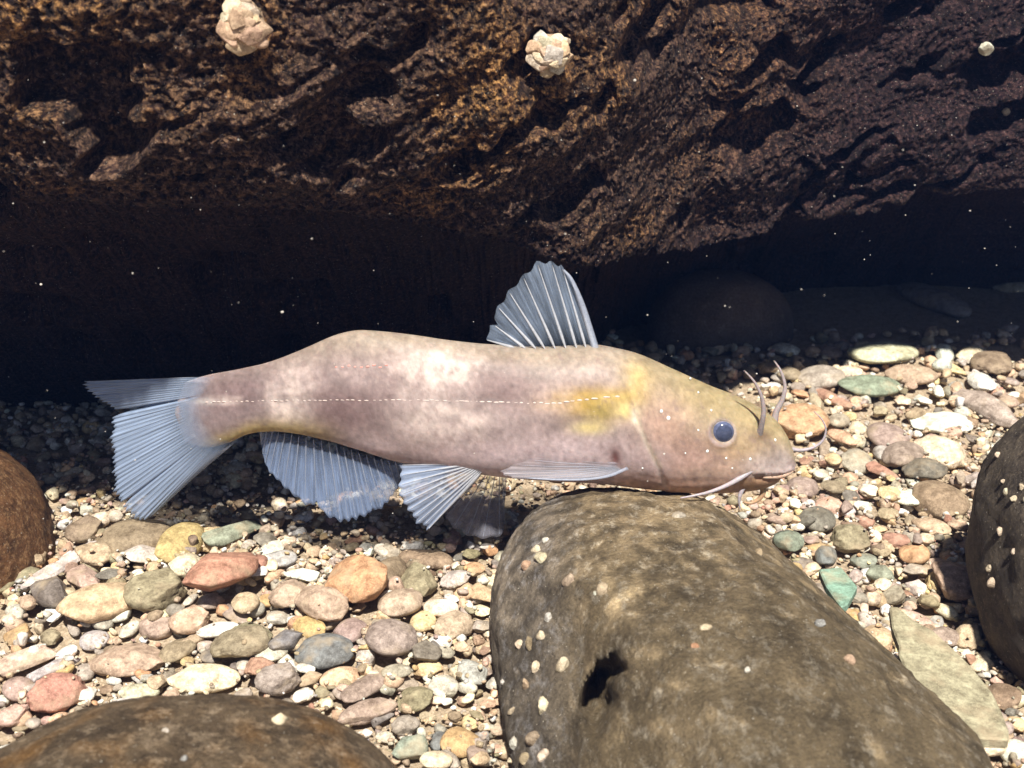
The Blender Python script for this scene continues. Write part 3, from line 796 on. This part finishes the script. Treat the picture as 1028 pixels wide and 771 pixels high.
def membrane(name, col, a0, a1, nray, soft=0):
    m, t_, N, L, bs = new_mat(name)
    at = N.new('ShaderNodeAttribute'); at.attribute_name = 'uv2'
    mp = N.new('ShaderNodeMapping'); mp.inputs['Scale'].default_value = (nray*3.5, 1.4, 1); L.new(at.outputs['Vector'], mp.inputs[0])
    n1 = noise(N, L, mp.outputs[0], 1.0, 4, .65)
    cc = mixc(N, L, 'MIX', ramp(N, L, n1, .35, .68), tuple(x*.78 for x in col), tuple(min(x*1.2, .8) for x in col))
    L.new(cc, bs.inputs['Base Color'])
    al = N.new('ShaderNodeMapRange'); al.inputs[1].default_value = .3; al.inputs[2].default_value = .7; al.inputs[3].default_value = a0; al.inputs[4].default_value = a1
    sx = N.new('ShaderNodeSeparateXYZ'); L.new(at.outputs['Vector'], sx.inputs[0])
    fr = N.new('ShaderNodeMapRange'); fr.inputs[1].default_value = 0; fr.inputs[2].default_value = .42; fr.inputs[3].default_value = .02; fr.inputs[4].default_value = 1; L.new(sx.outputs[1], fr.inputs[0])
    mu = N.new('ShaderNodeMath'); mu.operation = 'MULTIPLY'; L.new(al.outputs[0], mu.inputs[0]); L.new(fr.outputs[0], mu.inputs[1])
    if soft:
        f2 = N.new('ShaderNodeMapRange'); f2.inputs[1].default_value = 0; f2.inputs[2].default_value = soft; L.new(sx.outputs[0], f2.inputs[0])
        m2 = N.new('ShaderNodeMath'); m2.operation = 'MULTIPLY'; L.new(mu.outputs[0], m2.inputs[0]); L.new(f2.outputs[0], m2.inputs[1]); mu = m2
    L.new(n1, al.inputs[0]); L.new(mu.outputs[0], bs.inputs['Alpha']); bs.inputs['Roughness'].default_value = .45; bs.inputs['IOR'].default_value = 1.2
    return m
def fin(name, basep, tipp, nray, mat, raymat, dy0=0., dy1=0., rag=.06, rayr=(.035, .008), notch=(), rip=.012, bow=.0, parent=None, ray_len=.97, u_pow=1.0):
    per = 6; nu = nray*per+1; nv = 22; b = spline(basep, nu); tp = spline(tipp, nu); V = np.zeros((nu, nv, 3)); U = np.linspace(0, 1, nu)
    r = np.random.default_rng(len(name)*7+nray); rl = np.interp(U*nray, np.arange(nray+1), 1+rag*(r.random(nray+1)-.6))
    rl = rl-rag*.8*np.abs((U*nray) % 1-.5)*0-rag*.7*np.sin(math.pi*((U*nray) % 1))**2
    for (u0, wd, dp) in notch: rl = rl*(1-dp*np.exp(-((U-u0)/wd)**2))
    uv = np.zeros((nu, nv, 3))
    for i in range(nu):
        for j in range(nv):
            s = j/(nv-1)*rl[i]; q = b[i]*(1-s)+tp[i]*s; s0 = j/(nv-1)
            px = q[0]; py = q[1]+bow*math.sin(math.pi*s0)
            y = dy0+(dy1-dy0)*s0+rip*math.sin(2*math.pi*U[i]*nray)*s0+.10*math.sin(5*U[i]+2*s0)*s0
            V[i, j] = fp(px, py, y); uv[i, j] = (U[i], s0, 0)
    th = .012
    Vf = V.reshape(-1, 3); Vb = Vf.copy(); Vb[:, 1] += th; Ff = grid_faces(nu, nv); n = len(Vf)
    rim = [i*nv+nv-1 for i in range(nu)]; rf = [[rim[i], rim[i+1], rim[i+1]+n, rim[i]+n] for i in range(nu-1)]
    for col in (0, nu-1):
        e = [col*nv+j for j in range(nv)]; rf += [[e[j], e[j+1], e[j+1]+n, e[j]+n] for j in range(nv-1)]
    m = npmesh(name, np.vstack([Vf, Vb]), np.vstack([Ff, Ff[:, ::-1]+n, rf]))
    a = m.attributes.new('uv2', 'FLOAT_VECTOR', 'POINT'); a.data.foreach_set('vector', np.vstack([uv.reshape(-1, 3)]*2).astype(np.float32).ravel())
    fo = flink(name, m, mat, parent)
    for k in range(nray+1):
        i = min(k*per, nu-1); jn = int((nv-1)*ray_len); j0 = 3 if name == 'caudal_fin' else 0; pts = V[i, j0:jn+1].copy(); pts[:, 1] -= .006
        rr = np.linspace(rayr[0], rayr[1], len(pts))*(1.5 if k == 0 else 1); rr[0] *= .25; rr[1] *= .6; rr[2] *= .85
        rm = tube_mesh('fin_ray', pts, rr, 5); flink('fin_ray', rm, raymat, fo)
    return fo
BLUE = (.42, .46, .54)
M_TAIL = membrane('tail_membrane', (.33, .42, .56), .40, .8, 46)
M_ANAL = membrane('anal_membrane', (.22, .29, .43), .36, .66, 20)
M_DORS = membrane('dorsal_membrane', (.25, .31, .40), .10, .34, 9)
M_PELV = membrane('pelvic_membrane', (.34, .41, .54), .4, .72, 9)
M_PELF = membrane('far_pelvic_membrane', (.24, .24, .28), .3, .6, 7)
M_PECT = membrane('pectoral_membrane', (.56, .52, .54), .25, .5, 8, .8)
fin('caudal_fin', [(216, 378), (208, 390), (200, 402), (201, 416), (208, 429), (218, 438), (230, 442), (243, 438)],
    [(82, 383), (95, 399), (113, 412), (111, 436), (113, 462), (113, 486), (122, 508), (144, 522), (166, 506), (180, 492)], 46, M_TAIL, M_RAYS, -.42, .6, .045, (.013, .004),
    ((.235, .010, .34), (.66, .008, .12)), .003)
fin('dorsal_fin', [(597, 350), (583, 350), (566, 350), (549, 350), (534, 350), (516, 349)],
    [(573, 279), (561, 265), (544, 261.5), (524, 275), (506, 297), (493, 317), (488, 341)], 8, M_DORS, M_RAYW, 0, .5, .07, (.060, .014), ((.86, .02, .2),), .01)
fin('anal_fin', [(262, 432), (282, 433), (305, 438), (330, 444), (355, 452), (380, 460), (404, 464)],
    [(262, 446), (268, 470), (285, 491), (312, 509), (342, 527), (362, 522), (384, 513), (397, 494), (404, 472)], 20, M_ANAL, M_RAY, 0, .25, .07, (.030, .008), ((.40, .008, .12), (.7, .01, .1)))
fin('pelvic_fin', [(483, 474), (481, 471), (478, 469), (474, 467), (468, 465)],
    [(429, 532), (417, 524), (405, 510), (399, 490), (401, 467)], 9, M_PELV, M_RAYW, -.75, -.45, .05, (.042, .010), (), .02)
fin('pelvic_fin', [(508, 474), (500, 475), (490, 475), (480, 474)],
    [(506, 512), (504, 538), (476, 541), (452, 528), (444, 505)], 7, M_PELF, M_RAY, .6, 1.0, .05, (.03, .008), (), .02)
wy = -1.52
fin('pectoral_fin', [(629, 465), (628, 467), (626, 470), (624, 472)],
    [(545, 457), (520, 464), (500, 474), (513, 479.5), (548, 482), (580, 481)], 8, M_PECT, M_RAYS, -1.22, -1.30, .04, (.028, .008), (), .015, bow=2)
# pectoral spine: the thick pale leading edge
sp = spline([(630, 470), (612, 477.5), (590, 481), (560, 481.5), (530, 480)], 24)
flink('fin_spine', tube_mesh('fin_spine', [fp(a, b, -1.47+.1*k/23) for k, (a, b) in enumerate(sp)], np.linspace(.055, .02, 24), 8), M_RAY)
# dorsal spine
sp = spline([(598, 352), (592, 330), (584, 304), (574, 281), (566, 271)], 24)
flink('dorsal_spine', tube_mesh('dorsal_spine', [fp(a, b, .02*k) for k, (a, b) in enumerate(sp)], np.linspace(.12, .03, 24), 8), M_DORS if False else M_RAY)
# lateral line: a row of pale pores standing just proud of the flank
def flank_y(px, py):
    i = int(np.argmin(np.abs(xs-px))); j = np.where(ph < math.pi/2, 1, 0)+np.where(ph > 1.5*math.pi, 1, 0)
    i = int(np.argmin(np.abs(PU[:, 5]-px))); k = np.argmin(np.abs(PW[i]-py)+1000*(j == 0)); return fv[i, k, 1]
vs, fs, n = [], [], 0; iv, if_ = ico(2)
x = 208
while x < 628:
    y = float(np.interp(x, [190, 300, 420, 520, 560, 600, 640], [404, 402, 401.5, 404.5, 405, 399.5, 397.5]))+random.uniform(-.5, .5)
    Y = flank_y(x, y); p = on_y(x, y, Y+.008); L_ = random.uniform(.05, .12)*(1 if x > 300 else .9)
    vs.append(iv*np.array([L_, .018, random.uniform(.011, .02)+(.012 if x > 480 else 0)])+p); fs.append(if_+n); n += len(iv); x += random.uniform(4, 8)
flink('lateral_line', npmesh('lateral_line', np.vstack(vs), np.vstack(fs)), M_BEAD)['label'] = 'row of pale beads along the flank'
# reddish dots on the upper flank
vs, fs, n = [], [], 0
for x in np.linspace(338, 388, 9):
    p = on_y(x, 368+random.uniform(-1.5, 1.5), flank_y(x, 368)+.010); vs.append(iv*np.array([.05, .02, .03])+p); fs.append(if_+n); n += len(iv)
flink('skin_spots', npmesh('skin_spots', np.vstack(vs), np.vstack(fs)), simple('red_spots', (.72, .30, .24)))
vs, fs, n = [], [], 0
for x, y, r in ((664, 413, .05), (671, 420, .06), (714, 412, .035), (710, 453, .045), (729, 460, .035), (753, 461, .045), (778, 442, .045), (701, 394, .03), (701, 432, .03), (693, 380, .03), (645, 470, .03), (735, 470, .03), (688, 455, .025)):
    p = on_y(x, y, flank_y(x, y)+.004); vs.append(iv*np.array([r, .02, r*1.25])+p); fs.append(if_+n); n += len(iv)
flink('skin_spots', npmesh('skin_spots', np.vstack(vs), np.vstack(fs)), simple('white_spots', (.80, .78, .72)))['label'] = 'tiny white dots on the head'
# eye
ey = flank_y(725, 434); ec = on_y(725, 434, ey+.03)
mE, _, N, L, bs = new_mat('eye_surface')
at = N.new('ShaderNodeAttribute'); at.attribute_name = 'col'; L.new(at.outputs['Color'], bs.inputs['Base Color']); bs.inputs['Roughness'].default_value = .12; bs.inputs['IOR'].default_value = 1.4
iv4, if4 = ico(5); dirv = ray(725, 434); dirv = -dirv/np.linalg.norm(dirv); n_e = np.array([.12, -1, .18]); n_e /= np.linalg.norm(n_e)
an = np.degrees(np.arccos(np.clip(iv4@n_e, -1, 1)))
ecol = np.where(an[:, None] < 46, np.array([.05, .06, .10]), np.array([.09, .105, .17]))
ecol = np.where(an[:, None] > 72, np.array([.22, .21, .26]), ecol)
ang2 = fbm(iv4*4+3, 3)[:, None]; ecol = np.clip(ecol*(1+.5*ang2), 0, 1)
em = npmesh('eye', iv4*np.array([.345, .21, .345])+ec, if4); set_col(em, ecol); flink('eye', em, mE)
# barbels
def barbel(pts, ys, r, mat, lab=None):
    n = 40; s = spline(pts, n); yv = np.interp(np.linspace(0, 1, n), np.linspace(0, 1, len(ys)), ys)
    o = flink('barbel', tube_mesh('barbel', [on_y(a, b, y) for (a, b), y in zip(s, yv)], np.interp(np.linspace(0, 1, n), [0, .15, 1], [r*1.25, r, r*.22]), 10), mat)
    if lab: o['label'] = lab
n1y = flank_y(763, 434)
barbel([(762, 436), (764.5, 427), (766.5, 412), (764, 397), (757, 383), (747, 372)], [n1y+.1, n1y-.15, n1y-.2, n1y-.2], .09, M_BARB, 'near nostril whisker curving upward')
barbel([(777, 425), (779.5, 413), (785.5, 401), (788, 388), (784, 373), (777, 362)], [FY+.3, FY+.35, FY+.5], .10, M_BARB, 'far nostril whisker curving upward')
my = flank_y(764, 466)
barbel([(768, 461), (757, 470), (743, 480), (728, 488), (712, 494), (697, 497.5), (683, 500)], [my+.2, my-.05, my-.35, my-.6, my-.7], .095, M_BARBP, 'thick pale whisker trailing back from the mouth corner')
barbel([(794, 451), (805, 452), (817, 449), (826, 442), (829, 431), (825, 421), (817, 413)], [FY+.4, FY+.5, FY+.6], .055, M_BARBP, 'far mouth whisker bending forward and up')
barbel([(748, 486), (744, 494), (742, 503), (743, 511)], [FY-.75, FY-.85, FY-.85], .085, M_BARBP, 'short chin whisker hanging down')
barbel([(765, 486), (766, 494), (762, 501), (754, 505), (746, 504)], [FY-.35, FY-.4, FY-.45], .10, M_BARBO, 'curled dark chin whisker')
# lip
sp = spline([(797, 473), (790, 476.5), (779, 479), (766, 479.5)], 24)
flink('lip', tube_mesh('lip', [on_y(a, b, flank_y(min(a, 795), b-2)+.05) for a, b in sp], np.concatenate([np.linspace(.02, .07, 12), np.linspace(.07, .03, 12)]), 8), simple('lip_skin', (.40, .28, .20), .45, .3))

# ------------------------------------------------------------------ grains and cases stuck to rocks
def surf_at(VV, px, py):
    u, w_, d = project(VV[:, 0], VV[:, 1], VV[:, 2]); e = (u-px)**2+(w_-py)**2; k = np.where(e < e.min()+60)[0]; return VV[k[np.argmin(d[k])]]
def grain(VV, px, py, w_, h_, col, label, cat='grain', grp=None, sh='A', sink=0.):
    p = surf_at(VV, px, py) if VV is not None else roof_at(px, py)
    f = project(*p)[2]; k = f/FPX; o = bpy.data.objects.new('grain', SH[sh][(px*7+py) % 7]); COL.objects.link(o)
    o.location = (p+np.array([0, -1, .5])*sink*w_*k)*S; w_ *= 1.05; h_ *= 1.05; o.scale = (w_*k/2*S, w_*k/2*.8*S, h_*k/2*S)
    o.rotation_euler = (random.uniform(-.5, .5), random.uniform(-.3, .3), random.uniform(-1, 1)); o.color = (*[q*(.72 if grp else 1) for q in jitter(PAL[col], .06)], 1)
    tag(o, label, cat, grp); return o
GG = 'pale grains stuck to the boulders'
B1 = [(544, 537, 8, 8, 'white', 'tiny white grain at the left top edge of the holed boulder'),
 (537, 545, 12, 10, 'cream', 'cream grain on the left shoulder of the holed boulder'), (542, 553, 17, 12, 'cream', 'large cream grain on the left shoulder of the holed boulder'),
 (524, 564, 11, 12, 'peach', 'peach grain at the left rim of the holed boulder'), (567, 580, 15, 18, 'tan', 'tan grain cluster left of the pale scrape on the boulder'),
 (607, 585, 14, 18, 'tan', 'tan grain just left of the pale scrape on the boulder'), (592, 592, 6, 7, 'white', 'tiny white dot on the upper boulder face'),
 (545, 617, 9, 13, 'white', 'white grain below the boulder shoulder'), (537, 636, 12, 11, 'cream', 'cream grain on the dark flank of the boulder'),
 (517, 645, 10, 10, 'cream', 'left one of the paired cream grains on the boulder flank'), (525, 649, 10, 18, 'tan', 'upright tan grain on the boulder flank'),
 (532, 667, 10, 14, 'cream', 'cream grain left of the dark hole, lower of the flank row'), (560, 664, 14, 20, 'cream', 'big cream grain just above left of the hole'),
 (523, 685, 10, 19, 'peach', 'tall peach grain on the dark flank'), (540, 707, 14, 22, 'cream', 'biggest pale grain left of the hole'),
 (512, 707, 8, 10, 'tan', 'small tan grain near the left boulder edge'), (498, 686, 6, 8, 'white', 'small white grain at the far left boulder edge'),
 (509, 748, 9, 15, 'white', 'bright white grain low on the boulder flank'), (529, 740, 18, 20, 'tan', 'tan grain in the low cluster on the boulder flank'),
 (540, 755, 13, 20, 'cream', 'cream grain right of the low cluster'), (524, 757, 14, 14, 'tan', 'lowest tan grain of the flank cluster'),
 (489, 768, 8, 6, 'cream', 'cream grain at the very bottom edge of the flank'),
 (711, 624, 14, 9, 'cream', 'lone cream chip on the upper right boulder face'), (747, 668, 8, 9, 'white', 'lone white dot in the middle of the boulder face'),
 (682, 512, 20, 12, 'lgrey', 'grey pebble resting on the boulder top near the whisker'), (768, 551, 9, 14, 'tan', 'tan grain at the right shoulder of the boulder'),
 (859, 659, 12, 14, 'peach', 'peach grain on the sloping right edge of the boulder'), (823, 620, 12, 12, 'bluegrey', 'bluish grain on the right edge of the boulder'),
 (697, 643, 10, 6, 'orange', 'faint orange grain on the boulder face')]
for a in B1: grain(FG, *a[:4], a[4], a[5], 'grain', GG, 'C' if a[2] > 9 else 'A')
grain(BL, 282, 720, 18, 14, 'cream', 'cream chip lying on the bottom left boulder', 'grain', GG, 'A')
grain(BL, 165, 727, 8, 6, 'white', 'shiny white dot on the bottom left boulder', 'grain', GG, 'A')
grain(BL, 184, 757, 9, 6, 'bluegrey', 'bluish glinting dot low on the bottom left boulder', 'grain', GG, 'A')
k = 0
for a in [(1005, 493, 8, 8), (1019, 486, 9, 8), (1013, 497, 9, 7), (1023, 501, 7, 8), (1002, 483, 6, 6)]:
    grain(RB, *a, 'cream', ['cream grain left in the crusty patch on the right boulder', 'topmost grain of the crusty patch on the right boulder', 'middle grain of the crusty patch on the right boulder', 'rightmost grain of the crusty patch on the right boulder', 'small upper left grain of the crusty patch on the right boulder'][k], 'grain', GG, 'CA'[k % 2]); k += 1
for a in [(998, 534, 8, 10, 'lone pale grain in the middle of the right boulder'), (1012, 549, 7, 7, 'small pale grain right of the middle of the right boulder'), (989, 573, 9, 9, 'upper grain of a pair on the lower right boulder'), (991, 583, 11, 12, 'lower bigger grain of a pair on the lower right boulder'), (995, 456, 8, 7, 'grain on the upper left edge of the right boulder')]:
    grain(RB, *a[:4], 'cream', a[4], 'grain', GG, 'C')
# pale scrape on the boulder = crust of lime, thin lumpy patch
# stones stuck to the overhang
def cluster(px, py, W, H, n, label, cat, seed, cols, bump_out=.35, rmin=.12, rmax=.26):
    r = random.Random(seed); p = roof_at(px, py); f = project(*p)[2]; k = f/FPX
    e = bpy.data.objects.new('caddis_case', None) if cat == 'insect case' else bpy.data.objects.new('stone_lump', None)
    COL.objects.link(e); e.location = p*S; tag(e, label, cat)
    iv_, if__ = stone_shape('C', seed, 4); cr = npmesh('core', iv_*np.array([W*k*.46, .45, H*k*.46])+np.array([0, -bump_out*.4, 0]), if__)
    co = link('core', cr, M_PEB, e); co.color = (*[q*.6 for q in PAL[cols[0]]], 1)
    for i in range(n):
        a = i*2.4; q = math.sqrt((i+.5)/n); x = q*math.cos(a)*W*k*.42; z = q*math.sin(a)*H*k*.42
        o = bpy.data.objects.new('sand_grain', SH['A' if i % 3 else 'F'][i % 7]); COL.objects.link(o); o.parent = e
        o.location = Vector((x, -bump_out-.28*(1-q*q), z))*S; s = r.uniform(rmin, rmax)
        o.scale = (s*S*r.uniform(.9, 1.3), s*S*.5, s*S*r.uniform(.7, 1)); o.rotation_euler = (r.uniform(-.3, .3)-z*.4, r.uniform(-.8, .8), x*.8)
        o.color = (*[q*.82 for q in jitter(PAL[r.choice(cols)], .14)], 1)
    return e
cluster(551, 51, 44, 42, 17, 'caddisfly case of pale sand grains stuck to the overhanging rock', 'insect case', 5, ['peach', 'cream', 'peach', 'cream', 'lgrey'], .3, .20, .30)
cluster(246, 22, 46, 52, 20, 'pale lump of stone chips stuck near the top left of the overhang', 'rock lump', 9, ['peach', 'cream', 'tan', 'peach'], .2, .16, .36)
grain(None, 988, 52, 19, 13, 'white', 'small white stone stuck at the upper right of the overhang', 'grain', None, 'A', .3)
grain(None, 1010, 115, 8, 8, 'cream', 'tiny pale dot stuck below the white stone on the overhang', 'grain', None, 'R', .3)

# ------------------------------------------------------------------ specks drifting in the water
vs, fs, n = [], [], 0; iv1, if1 = ico(2)
for _ in range(230):
    px, py = random.uniform(0, 1028), random.uniform(60, 560); y = random.uniform(24, 40)
    if 400 < py and px > 780: continue
    p = on_y(px, py, y)
    if p[2] < 1.5: continue
    r = random.choice([.006, .008, .011, .015, .02])*(1+(random.random() < .05)*.9); vs.append(iv1*r*np.array([1, 1, random.uniform(.6, 1)])+p); fs.append(if1+n); n += len(iv1)
so = link('drifting_specks', npmesh('drifting_specks', np.vstack(vs), np.vstack(fs)), simple('speck', (.62, .58, .5), .5, alpha=.75)); so['kind'] = 'stuff'

# ------------------------------------------------------------------ the water's own faint veil
hz = np.array([[x, y, z] for x in (-5600, 5600) for y in (-5600, 5600) for z in (-110, 75.)])
hf = np.array([[0, 1, 3, 2], [4, 6, 7, 5], [0, 4, 5, 1], [2, 3, 7, 6], [0, 2, 6, 4], [1, 5, 7, 3]])
mh = bpy.data.materials.new('water_veil'); mh.use_nodes = True; tn = mh.node_tree; tn.nodes.remove(tn.nodes['Principled BSDF'])
pv = tn.nodes.new('ShaderNodeVolumePrincipled'); pv.inputs['Color'].default_value = (.16, .32, .85, 1); pv.inputs['Density'].default_value = .06; pv.inputs['Anisotropy'].default_value = .2
tn.links.new(pv.outputs[0], tn.nodes['Material Output'].inputs['Volume'])
ho = link('haze', npmesh('haze', hz, hf, False), mh); ho['kind'] = 'stuff'
